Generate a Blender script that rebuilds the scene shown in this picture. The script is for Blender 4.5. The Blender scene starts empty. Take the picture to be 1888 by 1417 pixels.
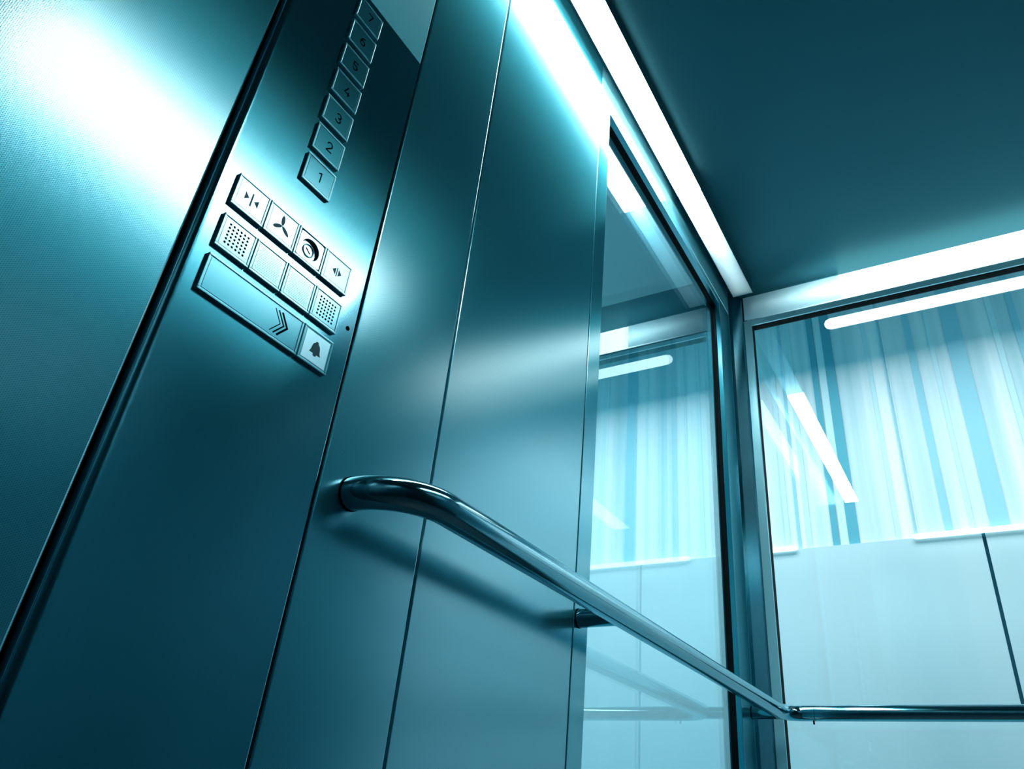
import bpy, bmesh, math, random
from mathutils import Vector, Matrix
random.seed(4)
C = bpy.context.scene.collection
U, H = 0.55, 0.62            # camera stands 0.55 m from the side wall, 0.62 m above the floor
# ------------------------------------------------------------------ camera
F, PX, PY, W_, H_ = 1399.73, 1023.86, 686.85, 1888, 1417
M = ((0.87677671, 0.47615564, 0.06736765), (-0.19755348, 0.48435051, -0.85227766), (-0.43844637, 0.73394849, 0.51873345))
cd = bpy.data.cameras.new('camera'); cam = bpy.data.objects.new('camera', cd); C.objects.link(cam)
cd.sensor_fit = 'HORIZONTAL'; cd.sensor_width = 36; cd.lens = F / W_ * 36
cd.shift_x = -(PX - W_ / 2) / W_; cd.shift_y = -(H_ / 2 - PY) / W_
cd.clip_start = 0.01; cd.clip_end = 100
R3 = Matrix((M[0], [-a for a in M[1]], [-a for a in M[2]])).transposed()
cam.matrix_world = Matrix.Translation((U, 0, H)) @ R3.to_4x4()
bpy.context.scene.camera = cam
# ------------------------------------------------------------------ world, exposure, lights
vs = bpy.context.scene.view_settings
vs.view_transform = 'Standard'; vs.look = 'None'; vs.exposure = 0.0; vs.gamma = 1.0; vs.use_curve_mapping = False
cy = bpy.context.scene.cycles
cy.max_bounces = 10; cy.glossy_bounces = 6; cy.transparent_max_bounces = 24; cy.transmission_bounces = 8
cy.sample_clamp_indirect = 6.0; cy.caustics_reflective = True; cy.use_denoising = True
w = bpy.data.worlds.new('world'); bpy.context.scene.world = w; w.use_nodes = True
w.node_tree.nodes['Background'].inputs[0].default_value = (0.05, 0.75, 1.0, 1)
w.node_tree.nodes['Background'].inputs[1].default_value = 0.62

def area(name, loc, target, sx, sy, power, col=(1, 1, 1)):
    l = bpy.data.lights.new(name, 'AREA'); l.shape = 'RECTANGLE'; l.size = sx; l.size_y = sy; l.energy = power; l.color = col
    o = bpy.data.objects.new(name, l); C.objects.link(o); o.location = loc
    o.rotation_euler = (Vector(target) - Vector(loc)).to_track_quat('-Z', 'Y').to_euler(); return o
# added area light above the cabin roof, washing the shaft wall bright
area('shaft_wash_fill', (0.4, 1.45, 3.95), (0.4, 2.75, 1.2), 4.6, 0.9, 225, (1.0, 1.0, 1.0))
L_STRIP, L_BACK, L_RIGHT = 32.0, 3.0, 29.0

# ------------------------------------------------------------------ materials
def mat(name):
    m = bpy.data.materials.new(name); m.use_nodes = True; m.node_tree.nodes.clear()
    return m, m.node_tree.nodes, m.node_tree.links
TEAL = (0.075, 0.50, 0.63, 1); PALE = (0.78, 0.95, 1.0, 1)

def metal(name, base=TEAL, coat=PALE, r1=0.42, r2=0.25, mix=0.25, aniso=0.0, tan=None, weave=0.0, axis='y', diff=0.12, k=1.0, brush=0.0):
    m, n, L = mat(name)
    out = n.new('ShaderNodeOutputMaterial')
    a = n.new('ShaderNodeBsdfGlossy'); b = n.new('ShaderNodeBsdfGlossy'); d = n.new('ShaderNodeBsdfDiffuse')
    base = tuple(c * k for c in base[:3]) + (1,); coat = tuple(c * k for c in coat[:3]) + (1,)
    for s, c, r in ((a, base, r1), (b, coat, r2)):
        s.inputs['Color'].default_value = c; s.inputs['Roughness'].default_value = r
        s.inputs['Anisotropy'].default_value = aniso; s.distribution = 'BECKMANN'
    d.inputs['Color'].default_value = base
    if tan:
        t = n.new('ShaderNodeCombineXYZ')
        for i in range(3): t.inputs[i].default_value = tan[i]
        L.new(t.outputs[0], a.inputs['Tangent']); L.new(t.outputs[0], b.inputs['Tangent'])
    m1 = n.new('ShaderNodeMixShader'); m1.inputs[0].default_value = mix; L.new(a.outputs[0], m1.inputs[1]); L.new(b.outputs[0], m1.inputs[2])
    m2 = n.new('ShaderNodeMixShader'); m2.inputs[0].default_value = diff; L.new(m1.outputs[0], m2.inputs[1]); L.new(d.outputs[0], m2.inputs[2])
    L.new(m2.outputs[0], out.inputs[0])
    def op(o, x, y):
        q = n.new('ShaderNodeMath'); q.operation = o
        for i, v in ((0, x), (1, y)):
            if v is None: continue
            if isinstance(v, (int, float)): q.inputs[i].default_value = v
            else: L.new(v, q.inputs[i])
        return q.outputs[0]
    if weave or brush:
        tc = n.new('ShaderNodeTexCoord'); sp = n.new('ShaderNodeSeparateXYZ'); L.new(tc.outputs['Object'], sp.inputs[0])
        hx = sp.outputs['Y'] if axis == 'y' else sp.outputs['X']; hz = sp.outputs['Z']
    if weave:      # fine linen embossing of the sheet: rows of small pits
        ca = op('SINE', op('MULTIPLY', hx, 2 * math.pi / 0.00145), None)
        cb = op('SINE', op('MULTIPLY', op('SUBTRACT', hz, op('MULTIPLY', hx, 0.72)), 2 * math.pi / 0.00185), None)
        hgt = op('MULTIPLY', op('ADD', ca, 1.0), op('ADD', cb, 1.0))          # 0..4
        bp = n.new('ShaderNodeBump'); bp.inputs['Strength'].default_value = weave; bp.inputs['Distance'].default_value = 0.00025
        bp.invert = True
        L.new(hgt, bp.inputs['Height'])
        for s in (a, b, d): L.new(bp.outputs[0], s.inputs['Normal'])
        f = op('SUBTRACT', 1.17, op('MULTIPLY', hgt, 0.17))
        for s, c in ((a, base), (b, coat)):
            v = n.new('ShaderNodeVectorMath'); v.operation = 'SCALE'; v.inputs[0].default_value = c[:3]; L.new(f, v.inputs['Scale']); L.new(v.outputs[0], s.inputs['Color'])
    if brush:
        mp = n.new('ShaderNodeMapping'); mp.inputs['Scale'].default_value = (900, 900, 12); L.new(tc.outputs['Object'], mp.inputs[0])
        nz = n.new('ShaderNodeTexNoise'); nz.inputs['Scale'].default_value = 1.0; nz.inputs['Detail'].default_value = 3; L.new(mp.outputs[0], nz.inputs['Vector'])
        f = op('ADD', 1 - brush / 2, op('MULTIPLY', nz.outputs[0], brush))
        for s, c in ((a, base), (b, coat)):
            v = n.new('ShaderNodeVectorMath'); v.operation = 'SCALE'; v.inputs[0].default_value = c[:3]; L.new(f, v.inputs['Scale']); L.new(v.outputs[0], s.inputs['Color'])
    return m

def plain(name, col, rough=0.6, spec=0.3, emit=None, power=0.0):
    m, n, L = mat(name); out = n.new('ShaderNodeOutputMaterial'); p = n.new('ShaderNodeBsdfPrincipled')
    p.inputs['Base Color'].default_value = (*col, 1); p.inputs['Roughness'].default_value = rough; p.inputs['Specular IOR Level'].default_value = spec
    if emit: p.inputs['Emission Color'].default_value = (*emit, 1); p.inputs['Emission Strength'].default_value = power
    L.new(p.outputs[0], out.inputs[0]); return m

def emission(name, col, power):
    m, n, L = mat(name); out = n.new('ShaderNodeOutputMaterial'); e = n.new('ShaderNodeEmission')
    e.inputs[0].default_value = (*col, 1); e.inputs[1].default_value = power; L.new(e.outputs[0], out.inputs[0]); return m

def opal(name, col):
    m, n, L = mat(name); out = n.new('ShaderNodeOutputMaterial'); t = n.new('ShaderNodeBsdfTranslucent'); d = n.new('ShaderNodeBsdfDiffuse'); g = n.new('ShaderNodeBsdfGlossy')
    t.inputs[0].default_value = (*col, 1); d.inputs[0].default_value = (0.12, 0.55, 0.7, 1); g.inputs[0].default_value = PALE; g.inputs['Roughness'].default_value = 0.25
    m1 = n.new('ShaderNodeMixShader'); m1.inputs[0].default_value = 0.3; L.new(t.outputs[0], m1.inputs[1]); L.new(d.outputs[0], m1.inputs[2])
    m2 = n.new('ShaderNodeMixShader'); m2.inputs[0].default_value = 0.08; L.new(m1.outputs[0], m2.inputs[1]); L.new(g.outputs[0], m2.inputs[2]); L.new(m2.outputs[0], out.inputs[0]); return m

def glass_mat(name, tint, base=0.06, ior=1.55):
    m, n, L = mat(name); out = n.new('ShaderNodeOutputMaterial'); t = n.new('ShaderNodeBsdfTransparent'); g = n.new('ShaderNodeBsdfGlossy')
    t.inputs[0].default_value = (*tint, 1); g.inputs[0].default_value = (0.85, 0.97, 1, 1); g.inputs['Roughness'].default_value = 0.0
    fr = n.new('ShaderNodeFresnel'); fr.inputs[0].default_value = ior
    ge = n.new('ShaderNodeNewGeometry'); mx = n.new('ShaderNodeMath'); mx.operation = 'ADD'; mx.inputs[1].default_value = base; mx.use_clamp = True
    # both faces of the thin pane see the same air-to-glass Fresnel
    iv = n.new('ShaderNodeMix'); iv.data_type = 'FLOAT'; iv.inputs[2].default_value = ior; iv.inputs[3].default_value = 1 / ior
    L.new(ge.outputs['Backfacing'], iv.inputs[0]); L.new(iv.outputs[0], fr.inputs[0])
    L.new(fr.outputs[0], mx.inputs[0]); m1 = n.new('ShaderNodeMixShader'); L.new(mx.outputs[0], m1.inputs[0]); L.new(t.outputs[0], m1.inputs[1]); L.new(g.outputs[0], m1.inputs[2])
    L.new(m1.outputs[0], out.inputs[0]); return m

MT = {}
MT['linen'] = metal('linen_steel', r1=0.30, r2=0.195, mix=0.46, weave=0.03, diff=0.17, k=0.7)
MT['linen_x'] = metal('linen_steel_far', r1=0.23, r2=0.16, mix=0.4, diff=0.06, k=0.7)
MT['dim'] = metal('dark_sheet_steel', r1=0.36, r2=0.3, mix=0.2, diff=0.1, k=0.25)
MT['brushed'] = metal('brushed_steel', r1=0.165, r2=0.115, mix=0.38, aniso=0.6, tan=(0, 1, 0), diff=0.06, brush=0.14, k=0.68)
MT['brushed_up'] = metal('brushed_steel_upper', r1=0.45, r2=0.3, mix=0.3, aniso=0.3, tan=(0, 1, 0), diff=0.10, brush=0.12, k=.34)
MT['frame'] = metal('frame_steel', r1=0.28, r2=0.16, mix=0.35, diff=0.15, k=.7)
MT['trim'] = metal('bevel_trim_steel', base=(.16, .62, .73, 1), r1=0.30, r2=0.2, mix=0.4, diff=0.3, k=.8)
MT['well'] = metal('dark_lock_well', r1=0.3, r2=0.15, mix=0.3, diff=0.1, k=.12)
MT['studs'] = metal('stud_steel', r1=0.3, r2=0.2, mix=0.3, diff=0.1, k=.3)
MT['trim2'] = metal('satin_bead_trim', base=(.40, .82, .92, 1), r1=0.3, r2=0.2, mix=0.5, diff=0.65)
MT['fascia'] = metal('fascia_steel', base=(.22, .62, .72, 1), r1=0.26, r2=0.17, mix=0.4, diff=0.38)
MT['post'] = metal('post_steel', r1=0.2, r2=0.14, mix=0.3, diff=0.03, k=0.5)
MT['tube'] = metal('tube_steel', base=(.05, .26, .33, 1), r1=0.20, r2=0.12, mix=0.42, diff=0.03)
MT['cap'] = metal('button_steel', r1=0.28, r2=0.2, mix=0.4, diff=0.22, k=.75)
MT['capw'] = metal('bright_button_steel', base=(0.35, 0.8, 0.95, 1), r1=0.35, r2=0.3, mix=0.5, diff=0.3)
MT['ceil'] = metal('ceiling_paint', base=(0.045, 0.16, 0.195, 1), coat=(0.045, 0.16, 0.195, 1), r1=0.45, r2=0.35, mix=0.5, diff=0.45)
MT['floor'] = plain('dark_floor', (0.006, 0.035, 0.05), 0.5)
MT['black'] = plain('black_rubber', (0.0015, 0.004, 0.005), 0.7, 0.1)
MT['gap'] = plain('dark_void', (0.001, 0.004, 0.005), 0.9, 0.0)
MT['ink'] = plain('dark_engraving', (0.0006, 0.006, 0.008), 0.8, 0.0)
MT['inkmid'] = plain('grey_teal_symbol', (0.012, 0.10, 0.13), 0.5, 0.2)
MT['lampS'] = emission('diffuser_glow', (0.85, 1.0, 1.0), L_STRIP)
MT['lampR'] = emission('wide_diffuser_glow', (0.85, 1.0, 1.0), L_RIGHT)
MT['glowB'] = emission('rail_glow', (0.85, 1.0, 1.0), L_BACK)
MT['tubeglow'] = emission('fade_glow', (0.85, 1.0, 1.0), 380.0)
MT['tubeB'] = emission('rail_fade_glow', (0.85, 1.0, 1.0), 8.0)
MT['opal'] = opal('opal_acrylic', (0.72, 0.93, 0.98))
MT['glass'] = glass_mat('pane_glass', (0.84, 0.95, 0.97), 0.13)
MT['glassb'] = glass_mat('back_pane_glass', (0.95, 0.98, 0.99), 0.03)
MT['housing'] = plain('white_housing', (0.7, 0.9, 0.95), 0.6)

def shaft_mat(name, col, streak=0.0, sc=3.0):
    m, n, L = mat(name); out = n.new('ShaderNodeOutputMaterial'); d = n.new('ShaderNodeBsdfDiffuse')
    if streak:
        tc = n.new('ShaderNodeTexCoord'); mp = n.new('ShaderNodeMapping'); mp.inputs['Scale'].default_value = (sc, 1, 0.12); L.new(tc.outputs['Object'], mp.inputs[0])
        nz = n.new('ShaderNodeTexNoise'); nz.inputs['Scale'].default_value = 2.2; nz.inputs['Detail'].default_value = 3.0; L.new(mp.outputs[0], nz.inputs['Vector'])
        r = n.new('ShaderNodeValToRGB'); r.color_ramp.elements[0].position = 0.32; r.color_ramp.elements[1].position = 0.62
        r.color_ramp.elements[0].color = (col[0] * (1 - streak), col[1] * (1 - streak * .6), col[2] * (1 - streak * .5), 1); r.color_ramp.elements[1].color = (*col, 1)
        L.new(nz.outputs[0], r.inputs[0]); L.new(r.outputs[0], d.inputs[0])
    else: d.inputs[0].default_value = (*col, 1)
    L.new(d.outputs[0], out.inputs[0]); return m
MT['pale'] = shaft_mat('pale_shaft_panel', (0.53, 0.73, 0.77), 0.12, 2.0)
MT['streaky'] = shaft_mat('streaked_shaft_cladding', (0.82, 0.93, 0.95), 0.5, 5.0)
MT['sl1'] = shaft_mat('deep_teal_slat', (0.12, 0.42, 0.52))
MT['sl2'] = shaft_mat('mid_teal_slat', (0.32, 0.64, 0.74))
MT['sl3'] = shaft_mat('light_teal_slat', (0.58, 0.82, 0.87))
MT['upper'] = shaft_mat('shade_toned_upper_shaft', (0.035, 0.10, 0.12))  # dark colour stands in for the unlit upper shaft
MT['seam'] = shaft_mat('dark_teal_joint', (0.015, 0.10, 0.14))

# ------------------------------------------------------------------ mesh helpers
def P(x, y, z): return Vector((x * U, y * U, z * U + H))
class MB:
    def __init__(s): s.bm = bmesh.new()
    def box(s, a, b, bev=0.0, seg=2):          # a, b world metres
        a, b = Vector(a), Vector(b); c = (a + b) / 2; d = b - a
        r = bmesh.ops.create_cube(s.bm, size=1.0, matrix=Matrix.Translation(c) @ Matrix.Diagonal((abs(d.x), abs(d.y), abs(d.z), 1)))
        if bev:
            vs_ = set(r['verts']); es = [e for e in s.bm.edges if e.verts[0] in vs_ and e.verts[1] in vs_]
            bmesh.ops.bevel(s.bm, geom=es, offset=bev, segments=seg, affect='EDGES', profile=0.5)
        return s
    def ubox(s, a, b, bev=0.0, seg=2): return s.box(P(*a), P(*b), bev, seg)
    def tube(s, pts, r, n=32, caps=True):
        rad = r if isinstance(r, (list, tuple)) else [r] * len(pts)
        rings = []; up = Vector((0, 0, 1)); pts = [Vector(p) for p in pts]
        for i, p in enumerate(pts):
            t = (pts[min(i + 1, len(pts) - 1)] - pts[max(i - 1, 0)]).normalized()
            u = up.cross(t); u = u.normalized() if u.length > 1e-4 else Vector((1, 0, 0)); v = t.cross(u)
            r = rad[i]
            rings.append([s.bm.verts.new(p + r * (math.cos(2 * math.pi * k / n) * u + math.sin(2 * math.pi * k / n) * v)) for k in range(n)])
        for a, b in zip(rings, rings[1:]):
            for k in range(n): s.bm.faces.new((a[k], a[(k + 1) % n], b[(k + 1) % n], b[k])).smooth = True
        if caps:                               # caps keep vertices of their own, so the barrel shades cleanly
            s.bm.faces.new([s.bm.verts.new(v.co) for v in rings[0]][::-1]); s.bm.faces.new([s.bm.verts.new(v.co) for v in rings[-1]])
        return s
    def prism(s, poly, x0, x1):                # polygon in (y, z) metres extruded along x
        v0 = [s.bm.verts.new((x0, y, z)) for y, z in poly]; v1 = [s.bm.verts.new((x1, y, z)) for y, z in poly]
        n = len(poly); s.bm.faces.new(v0[::-1]); s.bm.faces.new(v1)
        for i in range(n): s.bm.faces.new((v0[i], v0[(i + 1) % n], v1[(i + 1) % n], v1[i]))
        return s
    def vprism(s, poly, z0, z1):               # polygon in (x, y) metres extruded along z
        v0 = [s.bm.verts.new((x, y, z0)) for x, y in poly]; v1 = [s.bm.verts.new((x, y, z1)) for x, y in poly]
        n = len(poly); s.bm.faces.new(v0[::-1]); s.bm.faces.new(v1)
        for i in range(n): s.bm.faces.new((v0[i], v0[(i + 1) % n], v1[(i + 1) % n], v1[i]))
        return s
    def build(s, name, m, parent=None, label=None, cat=None, kind=None, group=None):
        bmesh.ops.recalc_face_normals(s.bm, faces=s.bm.faces)
        me = bpy.data.meshes.new(name); o = bpy.data.objects.new(name, me); C.objects.link(o)
        off = Vector((0, 0, 0)); q = parent
        while q: off += q.location; q = q.parent
        if not parent and not kind:            # a lone mesh gets its origin at its own base centre
            cs = [v.co for v in s.bm.verts]
            off = Vector(((min(c.x for c in cs) + max(c.x for c in cs)) / 2, (min(c.y for c in cs) + max(c.y for c in cs)) / 2, min(c.z for c in cs)))
            o.location = off
        bmesh.ops.translate(s.bm, verts=s.bm.verts, vec=-off)
        s.bm.to_mesh(me); s.bm.free(); me.materials.append(m)
        if parent: o.parent = parent
        tag(o, label, cat, kind, group); return o
def tag(o, label=None, cat=None, kind=None, group=None):
    for k_, v_ in (('label', label), ('category', cat), ('kind', kind), ('group', group)):
        if v_: o[k_] = v_
def thing(name, label, cat, loc, group=None):
    o = bpy.data.objects.new(name, None); C.objects.link(o); o.location = loc; o.empty_display_size = .05; tag(o, label, cat, None, group); return o
def arc(c, r, a0, a1, n, ax1, ax2):
    return [Vector(c) + r * (math.cos(a0 + (a1 - a0) * i / n) * Vector(ax1) + math.sin(a0 + (a1 - a0) * i / n) * Vector(ax2)) for i in range(n + 1)]

# ------------------------------------------------------------------ cabin dimensions, in units of U from the camera
YF, D, WR = -0.75, 3.73, 2.33            # front wall, back wall, right wall
ZF, ZC = -H / U, 2.873                   # floor, ceiling
ZS, ZO = 2.685, 2.645                    # seam over the windows, top of the openings
# structure: floor, ceiling
MB().ubox((-0.02, YF, ZF - .1), (WR + .02, D + .02, ZF)).build('floor', MT['floor'], kind='structure')
MB().ubox((-0.05, YF, ZC), (WR + .05, D + .05, ZC + .1)).build('ceiling', MT['ceil'], kind='structure')
# left wall: dark backing with the lined sheets standing on it
T = 0.02
wl = MB().ubox((-.09, YF, ZF), (-.036, 1.90, ZC)).build('wall_left', MT['gap'], kind='structure')
def sheet(y0, y1, z0=ZF, z1=ZC - .004, m='linen', x1=0.0, bev=.0022, name='wall_panel', par=None):
    return MB().ubox((x1 - T - .015, y0, z0), (x1, y1, z1), bev, 3).build(name, MT[m], par or wl)
sheet(YF + .002, 0.491)
sheet(0.8865, 1.1865)
sheet(1.1905, 1.873)
# window frame sheets of the left wall
ZB = ZF + .16
w1 = MB().ubox((-.09, 1.9, ZS + .002), (-.036, 3.62, ZC)).build('wall_left', MT['gap'], kind='structure')
sheet(1.876, 3.616, ZS + .004, ZC - .004, 'fascia', par=w1)
win1 = thing('window_1', None, None, P(0, 2.7, ZB)); win1['kind'] = 'structure'
def frame_rect(mb, fn, a0, a1, z0, z1, ia0, ia1, iz0, iz1, d0, d1):
    for q in ((a0, ia0, z0, z1), (ia1, a1, z0, z1), (ia0, ia1, z0, iz0), (ia0, ia1, iz1, z1)):
        p, r = fn(q[0], d0, q[2]), fn(q[1], d1, q[3]); mb.ubox(p, r, .0012, 2)
fs = lambda a, d, z: (-d, a, z); fb = lambda a, d, z: (a, D + d, z)
mb = MB(); frame_rect(mb, fs, 1.8765, 3.605, ZB, ZS, 1.962, 3.432, ZB + .07, ZO, 0, .026); mb.build('window_frame', MT['frame'], win1)
mb = MB(); frame_rect(mb, fs, 1.90, 3.56, ZB + .03, ZS - .01, 1.964, 3.430, ZB + .072, ZO - .002, .027, .060); mb.build('gasket', MT['black'], win1)
MB().ubox((-.052, 1.95, ZB + .05), (-.040, 3.45, ZO + .02)).build('pane', MT['glass'], win1)
# right wall, front wall
MB().ubox((WR, YF, ZF), (WR + .1, D, ZC)).build('wall_right', MT['dim'], kind='structure')
MB().ubox((0, YF - .08, ZF), (WR, YF, ZC)).build('wall_front', MT['dim'], kind='structure')
# back window
win2 = thing('window_2', None, None, P(1.2, D, ZB)); win2['kind'] = 'structure'
mb = MB(); frame_rect(mb, fb, .056, WR - .05, ZB, ZS + .012, .100, WR - .095, ZB + .07, ZO + .014, 0, .012); mb.build('window_frame', MT['trim2'], win2)
mb = MB(); frame_rect(mb, fb, .07, WR - .06, ZB + .03, ZS, .101, WR - .096, ZB + .071, ZO + .012, .013, .060); mb.build('gasket', MT['black'], win2)
MB().ubox((.09, D + .040, ZB + .05), (WR - .09, D + .050, ZO + .03)).build('pane', MT['glassb'], win2)
MB().ubox((0, D, ZF), (WR, D + .06, ZB - .003), .002).build('wall_back', MT['linen_x'], kind='structure')
MB().ubox((0, 1.876, ZF), (-.036, 3.616, ZB - .003), .002).build('wall_left', MT['linen'], kind='structure')
# corner post between the two windows
PT = lambda *ps: [(p[0] * U, p[1] * U) for p in ps]
post = MB().vprism(PT((-.09, 3.622), (-.012, 3.622), (-.012, 3.640), (.004, 3.660), (.046, 3.722), (.054, D + .004), (.054, D + .09), (-.09, D + .09)), H + ZF * U, H + (ZC - .001) * U).build('trim_1', MT['post'], kind='structure')
MB().ubox((-.02, 3.607, ZF), (-.002, 3.6205, ZC - .003), .001).build('edge_strip', MT['trim'], post)
MB().vprism(PT((WR + .02, 3.5), (WR - .002, 3.5), (WR - .05, D - .002), (WR - .05, D + .06), (WR + .02, D + .06)), H + ZF * U, H + (ZC - .001) * U).build('trim_2', MT['post'], kind='structure')

# ------------------------------------------------------------------ lights of the cabin
def hpane(x0, x1, y0, y1, z):
    mb = MB(); mb.bm.faces.new([mb.bm.verts.new(P(x, y, z)) for x, y in ((x0, y0), (x1, y0), (x1, y1), (x0, y1))]); return mb
def vpane(x0, x1, y, z0, z1):
    mb = MB(); mb.bm.faces.new([mb.bm.verts.new(P(x, y, z)) for x, z in ((x0, z0), (x1, z0), (x1, z1), (x0, z1))]); return mb
def strip_light(x0, x1, label, lm='lampS'):
    t = thing('ceiling_light', label, 'light', P((x0 + x1) / 2, 1.4, ZC))
    zb, y0, ye, yt = 2.795, .55, 3.60, STRIP_END
    th = .006
    mb = MB()
    mb.ubox((x0, y0, zb + .004), (x0 + th, ye, ZC)); mb.ubox((x1 - th, y0, zb + .004), (x1, ye, ZC))
    mb.ubox((x0 + th, ye - th, zb + .004), (x1 - th, ye, ZC)); mb.ubox((x0 + th, y0, zb + .004), (x1 - th, y0 + th, ZC)); mb.ubox((x0 + th, y0 + th, ZC - .008), (x1 - th, ye - th, ZC - .001))
    mb.build('housing', MT['housing_dark'], t)
    MB().ubox((x0, y0, zb), (x1, yt, zb + .0035)).build('diffuser', MT[lm], t, 'glowing white opal diffuser')
    hpane(x0, x1, yt, ye, zb).build('diffuser', MT['opal'], t, 'end of the opal diffuser fading to teal')
    tp = [(yt - .4, .017), (yt + .02, .017), (yt + .08, .009), (yt + .15, .0038), (yt + .22, .0017), (yt + .30, .0008), (yt + .38, .0004), (yt + .48, .0002), (yt + .60, .0001), (ye - .03, .00005)]
    MB().tube([P((x0 + x1) / 2, y, zb + .045) for y, q in tp], [q for y, q in tp], 16).build('fade_emitter', MT['tubeglow'], t)  # unseen tapered emitter, shaped to fade the diffuser's end
    return t
MT['housing_dark'] = MT['ceil']
STRIP_END = 2.68
strip_light(.037, .154, 'long glowing ceiling light strip running above the left wall and its window')
strip_light(WR - .28, WR - .11, 'long glowing ceiling light strip above the right wall', 'lampR')
# bright rail over the back window, its light put in as an added glowing face
cor = thing('top_rail_glow', 'bright rail band with added glow above the back window, below the ceiling', 'light', P(1.2, D, ZS))
z0, z1, xs = ZS + .018, ZC - .003, .62
MB().ubox((.058, D + .07, z0), (WR - .05, D + .075, z1)).build('housing', MT['housing'], cor)
MB().ubox((xs, D, z0), (WR - .052, D + .004, z1)).build('diffuser', MT['glowB'], cor, 'white face of the added glow')
vpane(.060, xs, D, z0, z1).build('diffuser', MT['opal'], cor, 'left end of the added glow fading to teal')
tp = [(xs + .45, .011), (xs - .0, .011), (xs - .08, .009), (xs - .16, .0060), (xs - .24, .0036), (xs - .32, .0020), (xs - .42, .0008), (.09, .0003)]
MB().tube([P(x, D + .040, (z0 + z1) / 2) for x, q in tp], [q for x, q in tp], 16).build('fade_emitter', MT['tubeB'], cor)  # unseen tapered emitter, added to fade the band's left end
MB().ubox((.056, D + .001, z0), (.0595, D + .075, z1)).build('end_cap', MT['post'], cor)

# ------------------------------------------------------------------ control panel
cop = thing('control_panel', 'tall brushed steel lift control panel with floor buttons set into the left wall', 'control panel', P(0, .69, ZF))
XP = 0.0
h0 = lambda v: v * U
# face plate: a sheet with both long edges rolled back
def plate(name, z0, z1, m):
    y0, y1, r = .503 * U, .8805 * U, .0095
    pts = [(-.016, y0 - .0)]
    pts += [(-r + r * math.sin(a), y0 + r - r * math.cos(a)) for a in [i * math.pi / 48 for i in range(25)]]
    pts += [(-.0012 + .0012 * math.cos(a), y1 - .0012 + .0012 * math.sin(a)) for a in [i * math.pi / 8 for i in range(5)]]
    pts += [(-.016, y1)]
    o = MB().vprism([(x, y) for x, y in pts], z0, z1).build(name, m, cop)
    return o
ZSPL = H + .9125
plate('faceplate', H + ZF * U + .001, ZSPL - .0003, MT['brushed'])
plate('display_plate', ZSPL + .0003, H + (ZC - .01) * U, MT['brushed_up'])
K = 1 - 0.004 / U                # the button faces stand 4 mm proud
X1 = 0.004
def yz(y_mm, z_mm): return y_mm / 1000 * K, H + z_mm / 1000 * K
def bezel(par, y0, y1, z0, z1, name='button_bezel', rim=.0022, top=None):
    """raised block with a thin rim; returns inner rectangle"""
    mb = MB(); mb.box((-.001, y0, z0), (X1 - .0008, y1, z1), .0011, 3)
    for a, b in (((y0, z0), (y1, z0 + rim)), ((y0, z1 - rim), (y1, z1)), ((y0, z0 + rim), (y0 + rim, z1 - rim)), ((y1 - rim, z0 + rim), (y1, z1 - rim))):
        mb.box((X1 - .0030, a[0], a[1]), (X1, b[0], b[1]), .00055, 2)
    return mb
def stroke(mb, pts, wd, x0, x1):
    for (a, b) in zip(pts, pts[1:]):
        a, b = Vector(a), Vector(b); t = (b - a); L_ = t.length
        if L_ < 1e-7: continue
        t.normalize(); n_ = Vector((-t.y, t.x)) * wd / 2; e = t * wd * .3
        mb.prism([tuple(a - e + n_), tuple(a - e - n_), tuple(b + e - n_), tuple(b + e + n_)], x0, x1)
def arc2(cx, cz, rx, rz, a0, a1, n=10): return [(cx + rx * math.cos(math.radians(a0 + (a1 - a0) * i / n)), cz + rz * math.sin(math.radians(a0 + (a1 - a0) * i / n))) for i in range(n + 1)]
DIG = {
 '1': [[(-.16, .34), (.08, .5), (.08, -.5)]],
 '2': [arc2(0, .22, .28, .28, 170, -35) + [(-.30, -.5), (.32, -.5)]],
 '3': [arc2(-.02, .25, .27, .25, 150, -90), arc2(-.02, -.24, .30, .26, 90, -155)],
 '4': [[(.18, -.02), (.18, -.5)], [(.06, .5), (-.30, -.24), (.34, -.24)]],
 '5': [[(.28, .5), (-.20, .5), (-.24, .04)] + arc2(.0, -.2, .29, .30, 130, -150)],
 '6': [arc2(0, -.2, .28, .30, 0, 360, 16), arc2(.28, -.12, .56, .62, 180, 98)],
 '7': [[(-.30, .5), (.30, .5), (-.06, -.5)]]}
def raised_button(name, yc, zc, wd, hh, capm, label, rim=.0024):
    b = None
    y0, z0 = yz(yc - wd / 2, zc - hh / 2); y1, z1 = yz(yc + wd / 2, zc + hh / 2)
    b = bezel(None, y0, y1, z0, z1, rim=rim).build(name, MT['trim'], cop, label)
    i = rim + (.0013 if capm is MT['capw'] else .0008)
    MB().box((X1 - .0035, y0 + rim - .0002, z0 + rim - .0002), (X1 - .0011, y1 - rim + .0002, z1 - rim + .0002)).build('recess', MT['ink'], b)
    if capm: MB().box((X1 - .0015, y0 + i, z0 + i), (X1 - .0004, y1 - i, z1 - i), .0003, 1).build('button_cap', capm, b)
    return b, (y0 + y1) / 2, (z0 + z1) / 2
XT0, XT1 = X1 - .0005, X1 - .00025
for k in range(7):
    zc = 598.5 + 47.6 * k
    b, yc, zz = raised_button('floor_button', 384.5, zc, 42.5, 38.5, MT['cap'], 'square floor button numbered %d' % (k + 1))
    mb = MB(); s = .0125
    for pl in DIG[str(k + 1)]: stroke(mb, [(yc + .001 + a * s, zz + c * s) for a, c in pl], .0016, XT0, XT1)
    mb.build('numeral', MT['ink'], b)
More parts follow.
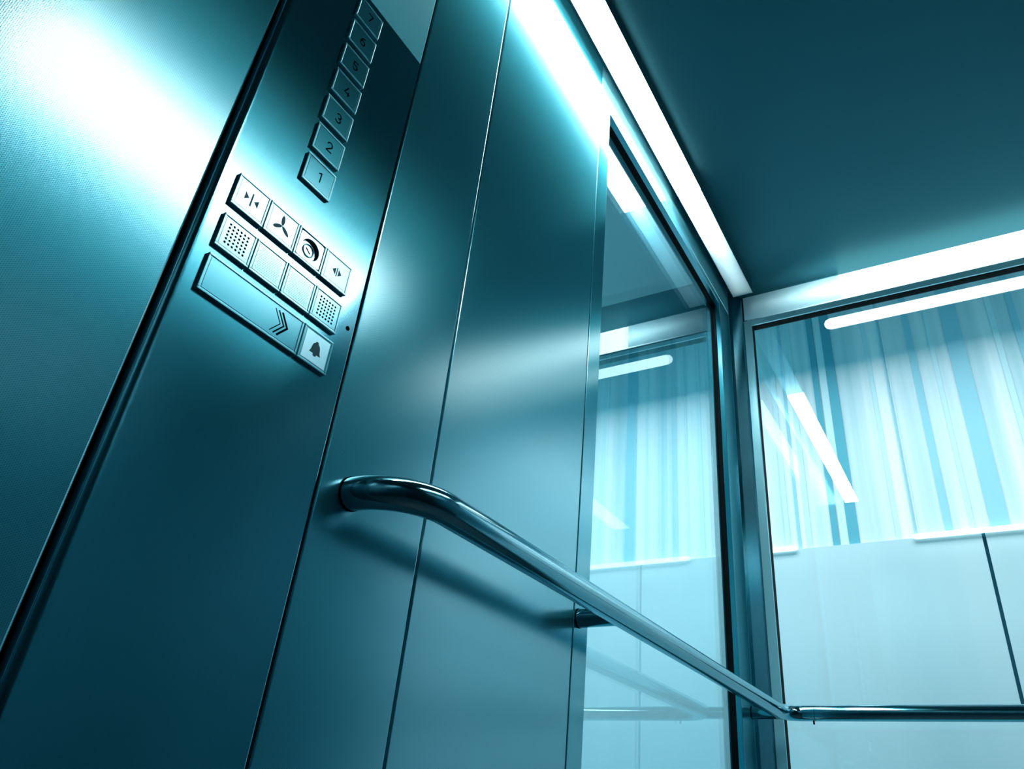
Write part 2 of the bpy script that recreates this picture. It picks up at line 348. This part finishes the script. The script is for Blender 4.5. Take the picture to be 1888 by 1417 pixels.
# three rows of function keys
W4, HH = 40.2, 38.0
def row(i, z): return 300.5 + W4 * (i + .5), z
def mirror_pts(pts, yc, zc, s): return [(yc + a * s, zc + c * s) for a, c in pts]
b, yc, zz = raised_button('door_close_button', *row(0, 507), W4 - .9, HH, MT['capw'], 'door close key with two arrowheads pointing at a bar')
mb = MB(); s = .00125
mb.prism(mirror_pts([(-6.5, 3.6), (-6.5, -3.6), (-2.4, 0)], yc, zz, s), XT0, XT1); mb.prism(mirror_pts([(6.5, 3.6), (6.5, -3.6), (2.4, 0)], yc, zz, s), XT0, XT1)
mb.prism(mirror_pts([(-.7, 6.2), (-.7, -6.2), (.7, -6.2), (.7, 6.2)], yc, zz, s), XT0, XT1); mb.build('symbol', MT['inkmid'], b)
b, yc, zz = raised_button('fan_button', *row(1, 507), W4 - .9, HH, MT['capw'], 'fan key with a three-bladed propeller symbol')
mb = MB()
for a in (95, 215, 325):
    ca, sa = math.cos(math.radians(a)), math.sin(math.radians(a))
    pl = [(6.3 + 6.0 * math.cos(t), 2.2 * math.sin(t)) for t in [i * math.pi / 8 for i in range(16)]]
    mb.prism([(yc + .001 * (p * ca - q * sa), zz + .001 * (p * sa + q * ca)) for p, q in pl], XT0, XT1)
mb.build('symbol', MT['inkmid'], b)
# key switch: plate with a countersunk lock
b, yc, zz = raised_button('key_switch', *row(2, 507), W4 - .9, HH, None, 'key switch with a recessed round lock')
y0, y1, z0, z1 = yc - .0163, yc + .0163, zz - .0154, zz + .0154
def holed_plate(par, m, r, depth, name):
    mb = MB(); n = 48; bm = mb.bm
    sq = []; cc = []
    for i in range(n):
        a = 2 * math.pi * (i + .5) / n; c_, s_ = math.cos(a), math.sin(a); f = 1 / max(abs(c_) / (y1 - yc), abs(s_) / (z1 - zz))
        sq.append(bm.verts.new((X1 - .0006, yc + c_ * f, zz + s_ * f))); cc.append(bm.verts.new((X1 - .0006, yc + r * c_, zz + r * s_)))
    for i in range(n): bm.faces.new((sq[i], sq[(i + 1) % n], cc[(i + 1) % n], cc[i]))
    mb.build(name, m, par)
RK = .0122
holed_plate(b, MT['cap'], RK, .01, 'lock_plate')
b_rec = [o for o in b.children if o.name.startswith('recess')][0]; bpy.data.objects.remove(b_rec)
me = b.data                                   # open the block behind the lock plate: keep only the rim pieces
bm = bmesh.new(); bm.from_mesh(me)
dele = [f for f in bm.faces if abs(f.normal.x) > .9 and f.calc_area() > .0004]; bmesh.ops.delete(bm, geom=dele, context='FACES'); bm.to_mesh(me); bm.free()
def lathe(prof, yc, zz, n=48):
    mb = MB(); rs = []
    for r, x in prof: rs.append([mb.bm.verts.new((x, yc + r * math.cos(2 * math.pi * i / n), zz + r * math.sin(2 * math.pi * i / n))) for i in range(n)] if r > 1e-6 else [mb.bm.verts.new((x, yc, zz))])
    for a, c in zip(rs, rs[1:]):
        for i in range(n):
            q = [a[i % len(a)], a[(i + 1) % len(a)], c[(i + 1) % len(c)], c[i % len(c)]]; u_ = []
            for v in q:
                if v not in u_: u_.append(v)
            if len(u_) > 2: mb.bm.faces.new(u_).smooth = True
    return mb
lathe([(RK, X1 - .0006), (RK * .98, X1 - .003), (.0078, -.0028)], yc, zz).build('lock_well', MT['well'], b)
lathe([(.0078, -.0030), (.0078, .0006), (.0074, .0012), (.0068, .0012), (.0064, .0006), (.0064, .0000), (.0018, -.0016), (.0016, -.0025), (0, -.0025)], yc, zz).build('lock_cylinder', MT['trim'], b)
mb = MB(); stroke(mb, [(yc - .0032, zz + .002), (yc + .0030, zz - .0022)], .0012, -.0018, .0003); mb.build('keyhole', MT['gap'], b)
b, yc, zz = raised_button('door_open_button', *row(3, 507), W4 - .9, HH, MT['capw'], 'door open key with two arrowheads pointing apart')
mb = MB()
mb.prism(mirror_pts([(-1.5, 3.6), (-1.5, -3.6), (-5.4, 0)], yc, zz, s), XT0, XT1); mb.prism(mirror_pts([(1.7, 3.6), (1.7, -3.6), (5.6, 0)], yc, zz, s), XT0, XT1)
mb.prism(mirror_pts([(-.55, 4.6), (-.55, -4.6), (.55, -4.6), (.55, 4.6)], yc, zz, s), XT0, XT1); mb.build('symbol', MT['inkmid'], b)
# row two: speaker, two studded plates, microphone grille
for i, (nm, lb) in enumerate((('speaker_grille', 'perforated speaker plate at the left end of the middle row'), ('studded_plate', None), ('studded_plate', None), ('speaker_grille', 'perforated speaker plate at the right end of the middle row'))):
    b, yc, zz = raised_button(nm, *row(i, 456), W4 - .9, HH, MT['cap'], lb, rim=.0024)
    mb = MB()
    if nm == 'speaker_grille':
        for r_ in range(6):
            for c_ in range(6):
                py, pz = yc + (c_ - 2.5) * .0042, zz + (2.5 - r_) * .0042
                mb.prism([(py + .00125 * math.cos(t), pz + .00125 * math.sin(t)) for t in [j * math.pi / 6 for j in range(12)]], XT0, XT1)
        mb.build('perforation', MT['gap'], b)
    else:
        for r_ in range(12):
            for c_ in range(12):
                py, pz = yc + (c_ - 5.5 + .5 * (r_ % 2) - .25) * .0023, zz + (5.5 - r_) * .0023
                mb.prism([(py + .00075 * math.cos(t), pz + .00075 * math.sin(t)) for t in [j * math.pi / 3 for j in range(6)]], XT0, XT1 - .0001)
        mb.build('stud_pattern', MT['studs'], b)
# row three: card reader plate with chevrons, alarm bell
b, yc, zz = raised_button('reader_plate', 300.5 + 59.7, 406.5, 119.0, 40.5, MT['cap'], 'long blank plate engraved with three chevrons', rim=.0026)
mb = MB()
for i, wd in enumerate((.0010, .0016, .0022)):
    ya = yc + .031 + i * .0046
    stroke(mb, [(ya - .0085, zz + .0125), (ya + .001, zz), (ya - .0085, zz - .0125)], wd, XT0, XT1)
mb.build('chevron_engraving', MT['ink'], b)
b, yc, zz = raised_button('alarm_button', 300.5 + 141, 406.5, 41.0, 40.5, MT['capw'], 'alarm key with a dark bell symbol')
mb = MB()
bell = [(0, 7.2), (1.3, 6.6), (1.6, 5.4), (3.4, 4.0), (4.3, 1.5), (4.8, -1.8), (6.2, -4.6), (1.9, -4.6), (1.6, -6.2), (0, -6.9), (-1.6, -6.2), (-1.9, -4.6), (-6.2, -4.6), (-4.8, -1.8), (-4.3, 1.5), (-3.4, 4.0), (-1.6, 5.4), (-1.3, 6.6)]
mb.prism(mirror_pts(bell, yc, zz, s), XT0, XT1); mb.build('symbol', MT['inkmid'], b)
y_, z_ = .4747, H + .4538
lathe([(.0026, -.0005), (.0026, .0005), (.0024, .0006), (0, .0006)], y_, z_, 20).build('screw_hole', MT['gap'], cop)

# ------------------------------------------------------------------ handrail
rail = thing('handrail', 'round steel handrail bent from the left wall along both windows', 'handrail', P(.13, 2.3, .48))
OX, RB, RR, ZR = .13, .085, .0315, .516
pts = [P(-.002, .968, ZR)]
cb = P(OX - .125, .968 + .125, ZR)
pts += arc(cb, .125 * U, -math.pi / 2, 0, 14, (1, 0, 0), (0, 1, 0))
pts += [P(OX, 1.6, ZR), P(OX, 2.6, ZR)]
rc = .09; cc = P(OX + rc, D - OX - rc, ZR)
pts += arc(cc, rc * U, math.pi, math.pi / 2, 10, (1, 0, 0), (0, 1, 0))
pts += [P(.2675, D - OX, ZR)]
MB().tube(pts, RR * U, 40).build('side_rail', MT['tube'], rail)
MB().tube([P(.2690, D - OX, ZR), P(1.2, D - OX, ZR), P(WR - .3, D - OX, ZR), P(WR - .12, D - OX, ZR)], RR * U, 40).build('back_rail', MT['tube'], rail)
MB().tube([P(.266, D - OX, ZR), P(.2705, D - OX, ZR)], RR * U * .93, 32).build('joint_sleeve', MT['gap'], rail)
MB().tube([P(.258, D - OX, ZR - RR - .012), P(.258, D - OX, ZR - RR + .01)], .0021, 12).build('set_screw', MT['gap'], rail)
MB().tube([P(-.001, .968, ZR), P(.003, .968, ZR)], RR * U * 1.04, 40).build('wall_flange', MT['gap'], rail)
for yb, zb_ in ((1.905, ZR), (3.585, ZR)):
    MB().tube([P(.0, yb, zb_), P(OX, yb, zb_)], .0255 * U, 32).build('bracket', MT['tube'], rail)
    MB().tube([P(-.0, yb, zb_), P(.003, yb, zb_)], .0265 * U, 32).build('bracket_flange', MT['gap'], rail)
MB().tube([P(1.75, D - OX, ZR), P(1.75, D + .0, ZR)], .0255 * U, 24).build('bracket', MT['tube'], rail)

# ------------------------------------------------------------------ the lift shaft outside
YW, ZL = 5.0, 1.715
def wb(x0, x1, z0, z1, y0=YW, y1=YW + .05): return MB().ubox((x0, y0, z0), (x1, y1, z1), 0)
sw = wb(-4.2, 1.053, -1.9, ZL).build('wall_shaft', MT['pale'], kind='structure')
wb(1.073, 4.5, -1.9, ZL).build('wall_shaft', MT['pale'], kind='structure')
wb(1.053, 1.073, -1.9, ZL, YW + .02, YW + .06).build('panel_joint', MT['seam'], sw)
cl = thing('shaft_cladding', 'tall streaked vertical cladding strips on the shaft wall above the pale panels', 'cladding', P(0.4, YW, ZL))
wb(-4.2, 4.5, 3.72, 7.5, YW + .02, YW + .08).build('wall_shaft_upper', MT['upper'], kind='structure')
wb(-4.2, 4.5, ZL + .004, 3.62, YW + .03, YW + .08).build('backing_sheet', MT['streaky'], cl)
sl = [(.201, .241, 'sl1'), (.300, .366, 'sl1'), (.250, .300, 'sl3'), (.585, .612, 'sl3'), (.692, .700, 'sl2'), (.710, .718, 'sl3'), (.864, .908, 'sl2'), (1.003, 1.03, 'sl3'), (1.112, 1.215, 'sl2'), (1.13, 1.15, 'sl1'),
      (1.395, 1.43, 'sl3'), (1.52, 1.56, 'sl2'), (-.10, -.07, 'sl3'), (-.02, .0, 'sl2'), (.04, .07, 'sl3'), (-.42, -.36, 'sl2'), (-.58, -.55, 'sl3'), (-.74, -.66, 'sl3'), (-.90, -.86, 'sl2'), (-1.12, -1.10, 'sl3'), (-1.28, -1.20, 'sl2'), (-1.5, -1.45, 'sl3')]
for i, (a, b_, m) in enumerate(sl):
    wb(a, b_, ZL + .006, 3.61, YW + .018 + .002 * (i % 4), YW + .029).build('slat', MT[m], cl)
MB().ubox((-4.3, 2.0, -1.95), (-4.2, 5.1, 5.2)).build('wall_shaft_side', MT['pale'], kind='structure')
MB().ubox((4.5, 2.0, -1.95), (4.6, 5.1, 5.2)).build('wall_shaft_side', MT['pale'], kind='structure')
MB().ubox((-4.2, 4.38, 3.62), (4.5, 5.05, 3.72)).build('ceiling_shade_ledge', MT['upper'], kind='structure')  # ledge added to shade the top of the cladding
# glowing tubes for the streaks outside; the lower two imitate reflections
def outer_tube(x0, x1, y, z, r, label, caps=True):
    t = thing('streak_tube', label, 'lamp', P((x0 + x1) / 2, y, z))
    MB().tube([P(x0, y, z), P(x0 + r * .3, y, z), P(x0 + r, y, z), P(x1 - r, y, z), P(x1 - r * .3, y, z), P(x1, y, z)], [r * U * q for q in (.3, .75, 1, 1, .75, .3)], 20).build('streak_rod', MT['outer'], t)
    for xe, s_ in ((x0, -1), (x1, 1)) if caps else (): MB().tube([P(xe, y, z), P(xe + .03 * s_, y, z)], r * U * 1.02, 20).build('end_cap', MT['sl3'], t)
    return t
MT['outer'] = emission('outer_tube_glow', (.8, 1, 1), 2.5)
outer_tube(.46, 2.6, 4.1, 2.80, .034, 'long glowing tube just outside the top of the back window', False)
outer_tube(.68, 2.6, 4.99, 1.72, .016, 'long reflected light streak where the shaft cladding meets the pale panels', False)
outer_tube(-.30, -.02, 4.99, 1.72, .016, 'short reflected light streak at the foot of the shaft cladding beside the corner post', False)
